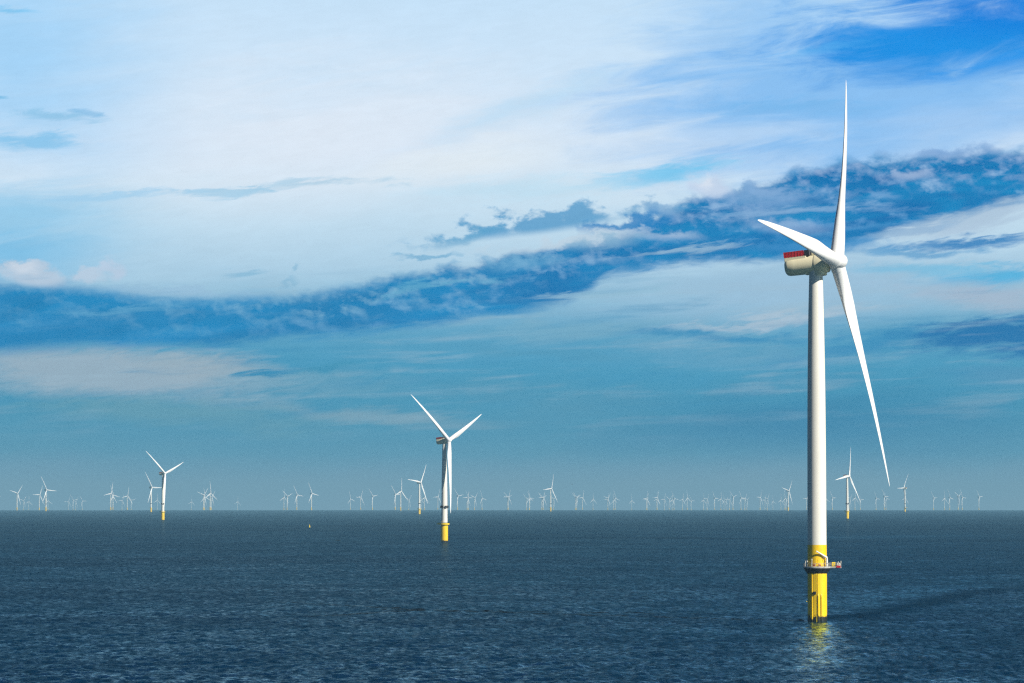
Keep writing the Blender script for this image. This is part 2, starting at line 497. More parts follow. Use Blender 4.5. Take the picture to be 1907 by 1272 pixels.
# ------------------------------------------------------------------ mesh builder
class MB:
    def __init__(self):
        self.v, self.f, self.mi = [], [], []
        self.cur = 0

    def add(self, vs, fs):
        o = len(self.v)
        self.v += [tuple(p) for p in vs]
        for f in fs:
            self.f.append([i + o for i in f])
            self.mi.append(self.cur)

    def box(self, c, s, rot=None):
        hx, hy, hz = s[0] / 2, s[1] / 2, s[2] / 2
        b = min(hx, hy, hz) * 0.18
        bm = bmesh.new()
        bmesh.ops.create_cube(bm, size=1.0)
        for v in bm.verts:
            v.co = Vector((v.co.x * s[0], v.co.y * s[1], v.co.z * s[2]))
        bmesh.ops.bevel(bm, geom=bm.edges[:], offset=b, segments=1, affect='EDGES')
        bm.verts.index_update()
        M = (rot or Matrix.Identity(3))
        vs = [Vector(c) + M @ v.co for v in bm.verts]
        self.add(vs, [[v.index for v in f.verts] for f in bm.faces])
        bm.free()

    def tube(self, pts, r, n=10, caps=True, r1=None):
        pts = [Vector(p) for p in pts]
        vs, fs = [], []
        prev = None
        for i, p in enumerate(pts):
            d = (pts[min(i + 1, len(pts) - 1)] - pts[max(i - 1, 0)]).normalized()
            if prev is None:
                a = d.orthogonal().normalized()
            else:
                a = (prev - d * prev.dot(d)).normalized()
            prev = a
            b = d.cross(a)
            rr = r if r1 is None else r + (r1 - r) * i / (len(pts) - 1)
            for k in range(n):
                t = 2 * math.pi * k / n
                vs.append(p + (a * math.cos(t) + b * math.sin(t)) * rr)
        for i in range(len(pts) - 1):
            for k in range(n):
                fs.append([i * n + k, i * n + (k + 1) % n, (i + 1) * n + (k + 1) % n, (i + 1) * n + k])
        if caps:
            fs.append(list(range(n))[::-1])
            fs.append([(len(pts) - 1) * n + k for k in range(n)])
        self.add(vs, fs)

    def lathe(self, prof, n=48, axis='z', org=(0, 0, 0)):
        """prof: (along, radius) pairs; radius 0 closes"""
        vs, fs = [], []
        rows = []
        for (h, r) in prof:
            if r <= 1e-6:
                rows.append([len(vs)])
                vs.append((h, 0.0, 0.0))
            else:
                row = []
                for k in range(n):
                    t = 2 * math.pi * k / n
                    row.append(len(vs))
                    vs.append((h, r * math.cos(t), r * math.sin(t)))
                rows.append(row)
        for a, b in zip(rows[:-1], rows[1:]):
            for k in range(n):
                k2 = (k + 1) % n
                if len(a) == 1 and len(b) == 1:
                    continue
                if len(a) == 1:
                    fs.append([a[0], b[k2], b[k]])
                elif len(b) == 1:
                    fs.append([a[k], a[k2], b[0]])
                else:
                    fs.append([a[k], a[k2], b[k2], b[k]])
        o = Vector(org)
        if axis == 'z':
            vs = [o + Vector((p[1], p[2], p[0])) for p in vs]
        else:
            vs = [o + Vector(p) for p in vs]
            fs = [f for f in fs]
        self.add(vs, fs)

    def mesh(self, name, mats):
        me = bpy.data.meshes.new(name)
        me.from_pydata(self.v, [], self.f)
        bm = bmesh.new()
        bm.from_mesh(me)
        bmesh.ops.recalc_face_normals(bm, faces=bm.faces[:])
        bm.to_mesh(me)
        bm.free()
        for m in (mats if isinstance(mats, (list, tuple)) else [mats]):
            me.materials.append(m)
        me.polygons.foreach_set('material_index', self.mi)
        me.shade_smooth()
        me.set_sharp_from_angle(angle=R_(35))
        me.update()
        return me


def link(name, me, parent=None, label=None):
    o = bpy.data.objects.new(name, me)
    COL.objects.link(o)
    if parent is not None:
        o.parent = parent
    if label:
        o['label'] = label
    return o


def part(name, mb, mats, parent, label=None):
    return link(name, mb.mesh(name, mats), parent, label)


# ------------------------------------------------------------------ rotor blade
def lerp(tab, s):
    for (a, va), (b, vb) in zip(tab[:-1], tab[1:]):
        if s <= b:
            t = (s - a) / (b - a)
            return va + (vb - va) * t
    return tab[-1][1]


CHORD = [(0, 3.7), (0.03, 3.7), (0.07, 3.9), (0.12, 4.4), (0.18, 4.9), (0.24, 4.8), (0.32, 4.35), (0.42, 3.75), (0.52, 3.2), (0.62, 2.7),
         (0.72, 2.2), (0.82, 1.7), (0.9, 1.25), (0.96, 0.8), (0.985, 0.5), (1.0, 0.12)]
THICK = [(0, 1.0), (0.03, 1.0), (0.08, 0.88), (0.14, 0.68), (0.2, 0.54), (0.3, 0.41), (0.45, 0.31), (0.7, 0.27), (1.0, 0.22)]


def blade_mesh(name, radius, r0, ns, na, pitch, fat=1.0):
    """span along +Z; +Y towards the oncoming wind; +X the way the blade turns"""
    vs, fs = [], []
    stations = [((i / ns) ** 1.0) for i in range(ns + 1)]
    for i, s in enumerate(stations):
        s = 1 - (1 - s) ** 1.25 if i < ns else 1.0
        c, th = lerp(CHORD, s) * fat, lerp(THICK, s)
        beta = R_(pitch + 9.0 * (1 - s) ** 2)
        ax = radius * (0.034 * s - 0.047 * s ** 2.0)
        zz = r0 + (radius - r0) * s
        round_ = max(0.0, min(1.0, (th - 0.5) / 0.5))
        for k in range(na):
            t = 2 * math.pi * k / na
            xc = 0.5 * (1 + math.cos(t))             # 0 leading edge ... 1 trailing edge
            yt = 5 * th * (0.2969 * math.sqrt(xc) - 0.126 * xc - 0.3516 * xc ** 2 + 0.2843 * xc ** 3 - 0.1036 * xc ** 4)
            camber = 0.10 * xc * (1 - xc) * (1 - round_)
            ya = camber + (yt if t <= math.pi else -yt)
            yc = 0.5 * math.sin(t)
            yy = ya * (1 - round_) + yc * round_ * (th if th < 1 else 1)
            px = ((0.36 + 0.14 * round_) - xc) * c   # + towards leading edge
            py = -yy * c                             # suction side downwind
            X = px * math.cos(beta) - py * math.sin(beta)
            Y = px * math.sin(beta) + py * math.cos(beta)
            vs.append((X, Y + ax, zz))
    for i in range(ns):
        for k in range(na):
            k2 = (k + 1) % na
            fs.append([i * na + k, i * na + k2, (i + 1) * na + k2, (i + 1) * na + k])
    fs.append(list(range(na))[::-1])
    fs.append([ns * na + k for k in range(na)])
    mb = MB()
    mb.add(vs, fs)
    return mb.mesh(name, M_BLADE)


TILT = 7.4


def blade_matrix(center, theta):
    """turbine frame: +X where the hub points, +Z up.  theta grows clockwise seen from the wind"""
    T = R_(TILT)
    a = Vector((math.cos(T), 0, math.sin(T)))
    u = Vector((-math.sin(T), 0, math.cos(T)))
    w = Vector((0, 1, 0))
    d = u * math.cos(theta) + w * math.sin(theta)
    tt = u * math.sin(theta) - w * math.cos(theta)      # the way it turns
    m = Matrix((tt, a, d)).transposed().to_4x4()
    m.translation = center
    return m


def axis_matrix(center, tilt=TILT):
    T = R_(tilt)
    m = Matrix.Rotation(-T, 4, 'Y')
    m.translation = center
    return m


def turbine_empty(loc, yaw, label, grp):
    o = bpy.data.objects.new("wind_turbine", None)
    COL.objects.link(o)
    o.empty_display_size = 5
    o.location = loc
    o.rotation_euler = (0, 0, yaw)
    o['label'] = label
    o['category'] = "wind turbine"
    o['group'] = grp
    return o


GRP = "wind turbines standing in the sea"


def hub_world(px, py, d):
    r = ray(px, py)
    h = math.hypot(r.x, r.y)
    return Vector((r.x / h * d, r.y / h * d, HC + r.z / h * d))


# ------------------------------------------------------------------ the near turbine
def ring_pts(r, z, a0, a1, n):
    return [(r * math.cos(a0 + (a1 - a0) * i / n), r * math.sin(a0 + (a1 - a0) * i / n), z) for i in range(n + 1)]


def build_giant():
    D = 1055.0
    RAD, OVER = 78.6, 6.8
    hub = hub_world(1558.0, 487.0, D)
    phi = R_(68.7)                                    # bearing of the rotor, from the camera's back towards +X
    hx, hy = math.sin(phi), -math.cos(phi)
    T = R_(TILT)
    base = Vector((hub.x - hx * OVER, hub.y - hy * OVER, 0))
    dd = math.hypot(base.x, base.y)
    base.z = sea_z(dd)
    H = hub.z - base.z
    root = turbine_empty(base, math.atan2(hy, hx), "giant white turbine nearest the camera, tall on a yellow pile with a crane platform", GRP)
    C = Vector((OVER, 0, H))
    yaw_inv = Matrix.Rotation(-math.atan2(hy, hx), 3, 'Z')

    def W(x, y, z=0):                                 # world-aligned offset (x right, y away) in the turbine's frame
        return yaw_inv @ Vector((x, y, z))

    # ---- foundation
    mb = MB()
    mb.lathe([(-8, 3.06), (0, 3.06), (8, 3.05), (16.4, 3.05), (16.9, 3.05), (24.1, 3.02)], 72)
    fo = part('foundation', mb, M_YEL, root)
    # boat landing: two fender tubes with stubs, a ladder between
    cdir = Vector((-base.x, -base.y, 0)).normalized()

    def at(ang, r, z):                                # ang: degrees from the camera side, + to +X
        a = R_(ang)
        side = Vector((-cdir.y, cdir.x, 0))
        p = cdir * math.cos(a) + side * math.sin(a)
        q = yaw_inv @ p
        return Vector((q.x * r, q.y * r, z))
    for k, ang in enumerate((6.0, 24.0)):
        mb = MB()
        mb.tube([at(ang, 3.26, -5), at(ang, 3.26, 7.6), at(ang, 3.2, 8.3), at(ang, 2.98, 8.7)], 0.15, 10)
        for z in (0.9, 3.4, 6.0):
            mb.tube([at(ang, 2.9, z), at(ang, 3.26, z)], 0.09, 8)
        part('fender', mb, M_YEL, fo)
    mb = MB()
    for ang in (-4.0, 3.4):
        mb.tube([at(ang, 3.13, -1.0), at(ang, 3.13, 16.6)], 0.05, 6)
    z = -0.6
    while z < 16.4:
        mb.tube([at(-4.0, 3.13, z), at(3.4, 3.13, z)], 0.03, 5)
        z += 0.34
    part('ladder', mb, M_YEL2, fo)
    for ang, zt in ((-31, 16.4),):
        mb = MB()
        mb.tube([at(ang, 3.17, -6), at(ang, 3.17, zt - 0.6), at(ang, 3.10, zt)], 0.12, 8)
        part('cable_tube', mb, M_YEL, fo)
    mb = MB()
    mb.box(at(-20, 3.2, 9.0), (0.5, 0.5, 0.9))
    mb.box(at(-13, 3.2, 9.0), (0.5, 0.5, 0.9))
    part('junction_box', mb, M_DARK, fo)
    mb = MB()
    mb.tube([at(-62, 3.15, 6.3), at(-62, 3.9, 6.3)], 0.09, 8)
    mb.tube([at(-30, 3.15, 6.5), at(-62, 3.3, 6.3)], 0.07, 8)
    part('bracket', mb, M_YEL2, fo)

    # ---- platform
    PZ = 17.2
    mb = MB()
    mb.lathe([(PZ - 0.42, 3.12), (PZ - 0.42, 4.30), (PZ - 0.30, 4.36), (PZ - 0.02, 4.36), (PZ, 4.30), (PZ, 3.12)], 64)
    ex = [at(90, 0, 0)]
    e_dir = at(90, 1, 0)
    f_dir = at(0, 1, 0)
    Rm = Matrix((e_dir, -f_dir, Vector((0, 0, 1)))).transposed()
    mb.box(e_dir * 5.75 + Vector((0, 0, PZ - 0.21)), (3.7, 3.6, 0.40), Rm)
    pl = part('platform', mb, M_RAIL, root)
    mb = MB()
    mb.lathe([(PZ - 2.1, 3.08), (PZ - 0.45, 4.15), (PZ - 0.45, 3.08)], 64)
    for k in range(16):
        a = 2 * math.pi * k / 16
        c, s = math.cos(a), math.sin(a)
        mb.tube([(3.0 * c, 3.0 * s, PZ - 2.2), (4.2 * c, 4.2 * s, PZ - 0.5)], 0.09, 6)
    part('bracket_ring', mb, M_DARK, pl)
    # railing round the deck
    mb = MB()
    NP = 22
    for k in range(NP):
        a = 2 * math.pi * k / NP
        c, s = math.cos(a) * 4.28, math.sin(a) * 4.28
        if (Vector((c, s, 0)).normalized().dot(e_dir)) > 0.93:
            continue
        mb.tube([(c, s, PZ), (c, s, PZ + 1.15)], 0.055, 6)
    ae = math.atan2(e_dir.y, e_dir.x)
    for zz, rr in ((1.15, 0.05), (0.62, 0.035), (0.12, 0.05)):
        mb.tube(ring_pts(4.28, PZ + zz, ae + 0.42, ae + 2 * math.pi - 0.42, 48), rr, 6)
    for (x0, y0, x1, y1) in ((4.0, -1.75, 7.5, -1.75), (7.5, -1.75, 7.5, 1.75), (7.5, 1.75, 4.0, 1.75)):
        p0 = e_dir * x0 - f_dir * y0
        p1 = e_dir * x1 - f_dir * y1
        for zz, rr in ((1.15, 0.05), (0.62, 0.035), (0.12, 0.05)):
            mb.tube([p0 + Vector((0, 0, PZ + zz)), p1 + Vector((0, 0, PZ + zz))], rr, 6)
        for q in range(4):
            p = p0.lerp(p1, q / 3)
            mb.tube([p + Vector((0, 0, PZ)), p + Vector((0, 0, PZ + 1.15))], 0.055, 6)
    part('railing', mb, M_RAIL, pl)
    mb = MB()
    mb.box(e_dir * 5.15 + f_dir * 0.6 + Vector((0, 0, PZ + 0.72)), (1.15, 1.2, 1.44), Rm)
    part('equipment_box', mb, M_YEL2, pl)
    mb = MB()
    mb.box(e_dir * 6.7 + f_dir * 1.86 + Vector((0, 0, PZ + 0.08)), (1.35, 0.16, 0.62), Rm)
    part('warning_panel', mb, M_RED, pl)
    mb = MB()
    mb.box(e_dir * 6.75 + f_dir * 0.6 + Vector((0, 0, PZ + 0.62)), (1.1, 1.2, 1.24), Rm)
    part('equipment_box', mb, M_WHITE, pl)
    for ang, r in ((-14, 4.0), (12, 4.0)):
        mb = MB()
        p = at(ang, r - 0.25, PZ)
        mb.box(p + Vector((0, 0, 0.55)), (0.7, 0.5, 0.5))
        part('life_raft', mb, M_RED, pl)
    for ang, hgt, mt_ in ((-24, 2.5, M_WHITE), (-4, 2.7, M_YEL2), (4, 2.4, M_YEL2), (-50, 1.9, M_WHITE), (-66, 2.2, M_WHITE)):
        mb = MB()
        p = at(ang, 4.05, PZ)
        mb.tube([p, p + Vector((0, 0, hgt))], 0.09, 8)
        mb.box(p + Vector((0, 0, hgt - 0.2)), (0.26, 0.26, 0.5))
        part('lamp_post', mb, mt_, pl)
    mb = MB()
    p = e_dir * 7.45 + f_dir * 1.7 + Vector((0, 0, PZ))
    mb.tube([p, p + Vector((0, 0, 1.9))], 0.10, 8)
    p2 = e_dir * 6.6 + f_dir * 1.7 + Vector((0, 0, PZ))
    mb.tube([p2, p2 + Vector((0, 0, 1.7))], 0.08, 8)
    part('corner_post', mb, M_WHITE, pl)
    # ---- crane
    mb = MB()
    q = at(52, 3.85, PZ)
    knee = q + Vector((0, 0, 2.9))
    mb.tube([q, q + Vector((0, 0, 2.2))], 0.34, 14)
    mb.tube([q + Vector((0, 0, 2.15)), knee], 0.30, 14, r1=0.34)
    cr = part('crane', mb, M_WHITE, root)
    mb = MB()
    tip = at(-4, 4.1, PZ + 5.0)
    mb.tube([knee, knee.lerp(tip, 0.5), tip], 0.36, 8, r1=0.17)
    mb.tube([tip, tip + Vector((0, 0, -0.45))], 0.07, 6)
    part('boom', mb, M_WHITE, cr)
    mb = MB()
    mb.tube([q + Vector((0, 0, 0.9)) + f_dir * 0.3, knee.lerp(tip, 0.36) + Vector((0, 0, -0.45))], 0.07, 6)
    part('hydraulic_ram', mb, M_GREY, cr)

    # ---- tower
    mb = MB()
    TT = H - 3.0
    prof = [(24.1, 2.98)]
    for q in range(1, 40):
        zz = 24.1 + (TT + 0.8 - 24.1) * q / 39
        f = (zz - 24.1) / (TT + 0.8 - 24.1)
        prof.append((zz, 2.98 - 0.10 * f - 0.80 * f ** 3.2))
    mb.lathe(prof, 72)
    to = part('tower', mb, M_WHITE, root)
    # ---- nacelle
    mb = MB()
    mb.lathe([(-16.7, 0), (-16.72, 1.5), (-16.62, 2.1), (-16.2, 2.55), (-15.4, 2.78), (-13.5, 2.86), (-9.5, 2.9), (-6.8, 2.92)], 64, 'x')
    na = part('nacelle', mb, M_NAC, root)
    na.matrix_local = axis_matrix(C, 5.5)
    mb = MB()
    mb.lathe([(-6.8, 2.9), (-6.75, 3.06), (-6.4, 3.12), (-3.2, 3.12), (-2.75, 3.0), (-2.6, 2.5), (-2.6, 1.9), (-2.0, 1.9)], 64, 'x')
    part('generator_ring', mb, M_NAC, na)
    mb = MB()
    mb.box((-12.9, 0, 2.35), (7.2, 3.9, 1.3))
    part('deck_base', mb, M_NAC, na)
    mb = MB()
    x0, x1, yy, z0, z1 = -16.5, -9.9, 1.98, 3.02, 4.72
    for s in (-1, 1):
        mb.box(((x0 + x1) / 2, s * yy, (z0 + z1) / 2), (x1 - x0, 0.06, z1 - z0))
    mb.box((x0, 0, (z0 + z1) / 2), (0.06, 2 * yy - 0.08, z1 - z0))
    mb.cur = 1
    for s in (-1, 1):
        for k in range(8):
            xx = x0 + (x1 - x0) * k / 7
            mb.box((xx, s * (yy + 0.06), (z0 + z1) / 2), (0.09, 0.06, z1 - z0 + 0.02))
        for zz in (z0 + 0.55, z0 + 1.1, z1 - 0.06):
            mb.box(((x0 + x1) / 2, s * (yy + 0.05), zz), (x1 - x0, 0.035, 0.09))
    for k in range(1, 5):
        yk = -yy + 2 * yy * k / 5
        mb.box((x0 - 0.05, yk, (z0 + z1) / 2), (0.05, 0.09, z1 - z0))
    mb.box((x0 - 0.05, 0, z1 - 0.06), (0.035, 2 * yy, 0.09))
    part('hoist_deck', mb, [M_RED, M_PINK], na)
    mb = MB()
    mb.box((-8.9, 0, 3.75), (1.9, 4.0, 1.9))
    part('cooler', mb, M_DARK, na)
    mb = MB()
    mb.box((-7.2, 0, 3.4), (1.1, 1.6, 0.9))
    mb.tube([(-7.4, 0.6, 3.4), (-7.4, 0.6, 5.6)], 0.05, 6)
    mb.tube([(-7.4, -0.6, 3.4), (-7.4, -0.6, 5.6)], 0.05, 6)
    part('sensor_mast', mb, M_NAC, na)
    mb = MB()
    mb.box((-8.8, 0, -2.75), (3.0, 2.4, 0.7))
    mb.lathe([(-3.2, 2.25), (-2.1, 2.35), (-1.6, 2.35)], 40, 'z', (-5.9, 0, -0.6))
    part('yaw_housing', mb, M_NAC, na)
    # ---- hub and blades
    mb = MB()
    mb.lathe([(-2.0, 1.7), (-1.95, 2.3), (-1.6, 2.5), (-0.6, 2.62), (0.8, 2.58), (1.8, 2.36), (2.6, 1.9), (3.2, 1.2), (3.45, 0.6), (3.5, 0)], 56, 'x')
    hb = part('hub', mb, M_BLADE, root)
    hb.matrix_local = axis_matrix(C)
    th0 = 35.3
    me = blade_mesh('blade', RAD, 1.9, 60, 28, 0.0, 1.2)
    cm = MB()
    cm.lathe([(1.4, 2.3), (3.05, 2.3), (3.15, 2.2)], 32)
    cme = cm.mesh('blade_collar', M_BLADE)
    for k in range(3):
        b = link('blade', me, root)
        b.matrix_local = blade_matrix(C, R_(th0 + 120 * k))
        link('root_collar', cme, b)
    return root


build_giant()

# ------------------------------------------------------------------ the other turbines: one pattern, copied
HB, RB, OV = 105.0, 77.0, 5.5
SIZE = 0.87           # the farther turbines are a smaller kind
BASE_DEPTH = 19.6


def pattern_meshes(detail):
    n = 40 if detail else 20
    M = {}
    mb = MB()
    mb.lathe([(-6, 3.75), (17.6, 3.75), (17.7, 3.3), (19.6, 3.3)], n)
    M['foundation'] = mb.mesh('foundation', M_YELF)
    mb = MB()
    mb.lathe([(18.0, 3.8), (18.0, 5.2), (18.4, 5.3), (19.5, 5.3), (19.5, 5.0), (18.5, 5.0), (18.5, 3.4)], n)
    mb.box((-7.2, 2.4, 18.6), (6.2, 3.6, 0.8))
    mb.box((-8.2, 2.4, 19.4), (2.6, 2.6, 1.2))
    M['platform'] = mb.mesh('platform', M_YEL2)
    mb = MB()
    mb.tube([(-3.6, 3.6, 18.5), (-4.1, 3.9, 22.0), (-3.6, 3.3, 24.2), (-1.8, 1.9, 25.4)], 0.38, 8)
    M['crane'] = mb.mesh('crane', M_WHITE)
    mb = MB()
    mb.lathe([(19.6, 3.25), (36, 3.15), (60, 2.9), (80, 2.55), (HB - 2.4, 2.15)], n)
    M['tower'] = mb.mesh('tower', M_WHITE)
    mb = MB()
    for k in range(6):
        a = 2 * math.pi * (k + 0.5) / 6
        mb.box((3.75 * math.cos(a), 3.75 * math.sin(a), 36.5), (1.2, 2.2, 2.6), Matrix.Rotation(a, 3, 'Z'))
    mb.lathe([(35.4, 3.1), (35.4, 3.4), (35.9, 3.4), (35.9, 3.1)], n)
    M['marker_ring'] = mb.mesh('marker_ring', M_DARK)
    mb = MB()
    mb.lathe([(-14.6, 0), (-14.6, 2.0), (-14.2, 2.6), (-13.2, 2.85), (-6.4, 2.95), (-6.3, 3.1), (-2.9, 3.1), (-2.5, 2.5), (-1.9, 2.3)], n, 'x')
    mb.box((-11.0, 0, 2.3), (6.8, 3.8, 1.3))
    M['nacelle'] = mb.mesh('nacelle', M_NAC)
    mb = MB()
    for s in (-1, 1):
        mb.box((-11.0, s * 1.95, 3.7), (6.8, 0.08, 1.6))
    mb.box((-14.4, 0, 3.7), (0.08, 3.8, 1.6))
    mb.cur = 1
    mb.box((-7.2, 0, 3.6), (1.6, 3.8, 1.7))
    M['hoist_deck'] = mb.mesh('hoist_deck', [M_RED, M_DARK])
    mb = MB()
    mb.lathe([(-2.0, 2.2), (-1.4, 2.5), (0.6, 2.55), (1.8, 2.2), (2.8, 1.3), (3.2, 0)], n, 'x')
    M['hub'] = mb.mesh('hub', M_BLADE)
    M['blade'] = blade_mesh('blade', RB, 1.5, 40 if detail else 20, 20 if detail else 12, 4.0, 1.1 if detail else 1.35)
    return M


PM = pattern_meshes(True)
PF = pattern_meshes(False)
WIND = 58.0


def screen_dirs(theta, psi):
    k, t = math.cos(psi), math.sin(R_(TILT)) * math.sin(psi)
    out = []
    for q in range(3):
        th = theta + q * 2 * math.pi / 3
        out.append((k * math.sin(th) - t * math.cos(th), math.cos(th)))
    return out


def fit_theta(dirs, psi):
    """rotor angle whose blades best follow the directions seen (dx right, dy up)"""
    best, bt = 1e9, 0.0
    for i in range(240):
        th = R_(i * 0.5)
        sd_ = screen_dirs(th, psi)
        e = 0.0
        for (dx, dy) in dirs:
            a = math.atan2(dx, dy)
            e += min(abs((a - math.atan2(p[0], p[1]) + math.pi) % (2 * math.pi) - math.pi) for p in sd_) ** 2
        if e < best:
            best, bt = e, th
    return bt


ANG = {'U': 0, 'UR': 28, 'R': 92, 'RD': 130, 'LR': 150, 'D': 172, 'DL': 203, 'LD': 235, 'L': 268, 'UL': -35}


def pose_phrase(theta):
    """how the blades stand"""
    a = math.degrees(theta) % 120
    if a < 8 or a > 112:
        return "one blade straight up"
    if 52 <= a <= 68:
        return "one blade straight down"
    if a < 30:
        return "one blade leaning clockwise"
    if a < 52:
        return "one blade near level"
    if a < 90:
        return "blades a crooked Y"
    return "top blade tipped anticlockwise"


# hub column and row, (blade directions), haze word; optional yaw from the sight line
T = [
    # columns from one end of the photo to the other; rows as read from it
    (-4, 928, ['UR']),
    (33, 915.4, [(12, 14.4), (-17, 4.4), (6, -19.6)]),
    (44.3, 929, ['UR']), (54, 930.5, ['U']),
    (74.3, 918.5, [(5.3, 13.8), (-17.3, -.5)]),
    (90, 929.5, ['RD']),
    (127.7, 931.7, ['L']), (137, 929.2, ['UL', (8, 2)]), (141.6, 932, ['UR']), (153.8, 931, ['UL', 'R']),
    (207.4, 917.3, [(2.6, 20.8), (-14.4, -3.7)]), (211.4, 920.4, [(12, -3.6)]), (228, 931, ['L']),
    (237.9, 922.3, [(3, 13), (-11, -4)]), (245, 930.7, ['UL']), (293.5, 930.7, ['U']),
    (357, 937, ['U']),
    (380.2, 921.9, [(-16.2, 5.9), (8.8, 12.9)]), (382, 925, [(-2.6, 16)]), (392.6, 918.7, [(0, 22), (-9.6, -8.3), (14, -12.3)]),
    (394.7, 925.5, ['UR']), (443, 936.8, ['U']),
    (529.5, 927.3, ['U', 'LD']), (535.6, 925.6, [(-11.6, 9.9), (13, 7.2)]), (553.8, 922.9, [(-6.3, 18.9), (13.9, -2.1)]),
    (581.3, 920.2, [(-6.3, 21), (13.7, -3.4)]),
    (653.3, 930.2, [(-.8, 14.4), (10.7, -5.8)]), (672.5, 927.5, [(6, 14.6), (-11.3, 0), (7.2, -11.8)]),
    (694.6, 925.6, [(-9.2, 13.3), (16, 3)]),
    (737, 922.7, [(-9.6, 16), (-4.6, -16.7)]), (747.7, 916.9, [(2.3, 26.5), (-10.4, -6.3), (13.8, -18)]), (762, 932.5, ['UR']),
    (785, 933, ['U']), (791.5, 928.5, ['U', 'LD']), (816.3, 927.3, [(2.9, 12.7), (-12, -1.5)]),
    (853.2, 925.5, [(-5, 8), (11, 2)]), (870.8, 929, [(5.2, 12.5), (-12.7, 0)]), (873, 929, [(-4, 12), (11.5, 0)]), (884.6, 929.2, ['UR']),
    (898.4, 929.8, [(-2, 14.4), (12, -4.6)]),
    (947.5, 927.8, [(4.6, 13.6), (-10.4, 0)]), (946.3, 929, [(-3, 4), (11, 8)]),
    (981.3, 931.5, ['UL']), (986.7, 929.8, [(0, 15.5), (-7.5, -9.8), (12, -7)]), (987.5, 930.4, ['UL', 'R']),
    (1009.8, 929.8, ['UL']), (1012.4, 928.6, [(4.3, 12), (-11.3, 0), (7.2, -14.4)]), (1011.7, 929.6, [(9, 8)]),
    (1031.1, 931.5, ['UL', 'UR']),
    (1072.5, 929.3, [(-6.8, 8.9)]), (1074.6, 928.8, [(-6.8, 9.4)]), (1085.6, 928.5, [(7.9, 13.3), (-10, -2.9), (5.8, -15.5)]),
    (1105.2, 931.9, [(.3, 16.3), (-8, -6.3), (10.8, -8.4)]),
    (1132.8, 930.1, [(-9, 4.5)]), (1132.3, 931.4, [(9, 11.5), (-11.5, -3.7)]), (1146.4, 929.3, [(-2, 15.7), (12, -4.7), (-7.3, -10.5)]),
    (1143.3, 932.4, ['RD']), (1176.9, 934, [(.5, 12), (6.8, -6.3)]),
    (1204.7, 929.8, [(3, 14), (-11.5, -1.6), (8.4, -13.6)]), (1206.2, 931.9, [(3, 11.5), (-12.6, -1.6)]),
    (1224.6, 928.5, [(5, 15), (-12, 0), (7.3, -14.5)]), (1223.6, 931, ['LR']),
    (1237.6, 931.7, ['L']), (1246.9, 931.7, [(-5.8, 5.8)]), (1252.3, 932.6, ['U']), (1256, 929.9, [(-4.6, 14.7), (7.8, -1.3), (-3.7, -11.6)]),
    (1271.9, 931.7, [(1.8, 10.7), (-8.9, -2.7)]), (1280.6, 928.6, [(0, 15), (-5.2, -6.2), (7.3, -5.8)]), (1288, 933.5, [(-1.3, 10.7), (8, 0)]),
    (1310.7, 932.6, ['LD']), (1317.4, 931.3, [(5.3, 9.4), (-8.5, 2.2)]), (1331.6, 929, [(-5, 15), (9, 0)]),
    (1343.2, 929.9, [(1, 12.5), (-6.2, -4.5)]), (1349, 933.5, [(.5, 11.6), (7, -6)]), (1352.6, 933, ['UR']),
    (1359.3, 931.7, [(-7, 0), (3.1, -6.2)]), (1365.8, 926.8, [(-8.7, 10.7), (9.5, 5.8)]), (1380.7, 928.1, [(-2.2, 13.4), (6.2, -2.7)]),
    (1387.7, 930.1, [(7.9, 9), (-6.3, 1.6)]), (1391.2, 932.1, [(5.9, 7.9)]), (1416.4, 927.4, [(4.7, 13.4), (-9, .8), (5.1, -14)]),
    (1425, 932, ['L']), (1429.4, 929.7, [(6.3, 8.3), (-7.9, 2.4), (2.4, -12.6)]), (1440, 933.7, [(.4, 10), (6, -5)]),
    (1454.9, 931.7, [(.4, 9.8), (-5.1, -3.5)]), (1462.4, 928.2, [(-1.2, 13.4), (-5.1, -7.9)]), (1464.3, 930.5, [(-6.7, 11)]),
    (1502.9, 928.6, [(-3.5, 16), (-8.6, 1.2)]), (1539, 929.5, [(1, 10), (7.5, -4.5)]), (1550.8, 926.9, [(-4.2, 14.5), (9.4, .3)]),
    (1582.9, 928.2, ['UR']), (1593, 926.3, [(1.3, 9.4), (-6.9, -5.7), (8.2, -7.5)]), (1603, 929.4, ['R']),
    (1632.3, 926.9, [(-3.5, 14.5), (8.4, -1.9), (-4.4, -8.8)]), (1647.7, 923.8, [(-5.7, 13.8), (8.8, .4)]), (1650.8, 927.5, [(-5, 14), (11, -2)]),
    (1686.7, 926.3, [(-13.2, -5), (8.8, -8.8)]),
    (1739.3, 925.7, [(-6.7, 12.3), (8.8, 1.6)]), (1759.5, 925.7, [(.5, 16.8), (-6.9, -5.8), (6.7, -5.8)]),
    (1769.5, 924.4, [(-2.2, 16.8), (10.4, -4.5)]), (1785.4, 922.2, [(-8.8, 8.2), (6.7, 8.8)]), (1792.8, 923.8, [(11, -1.9)]),
    (1823.9, 922.5, [(-3.9, 11.7), (8.4, 1.6)]),
]
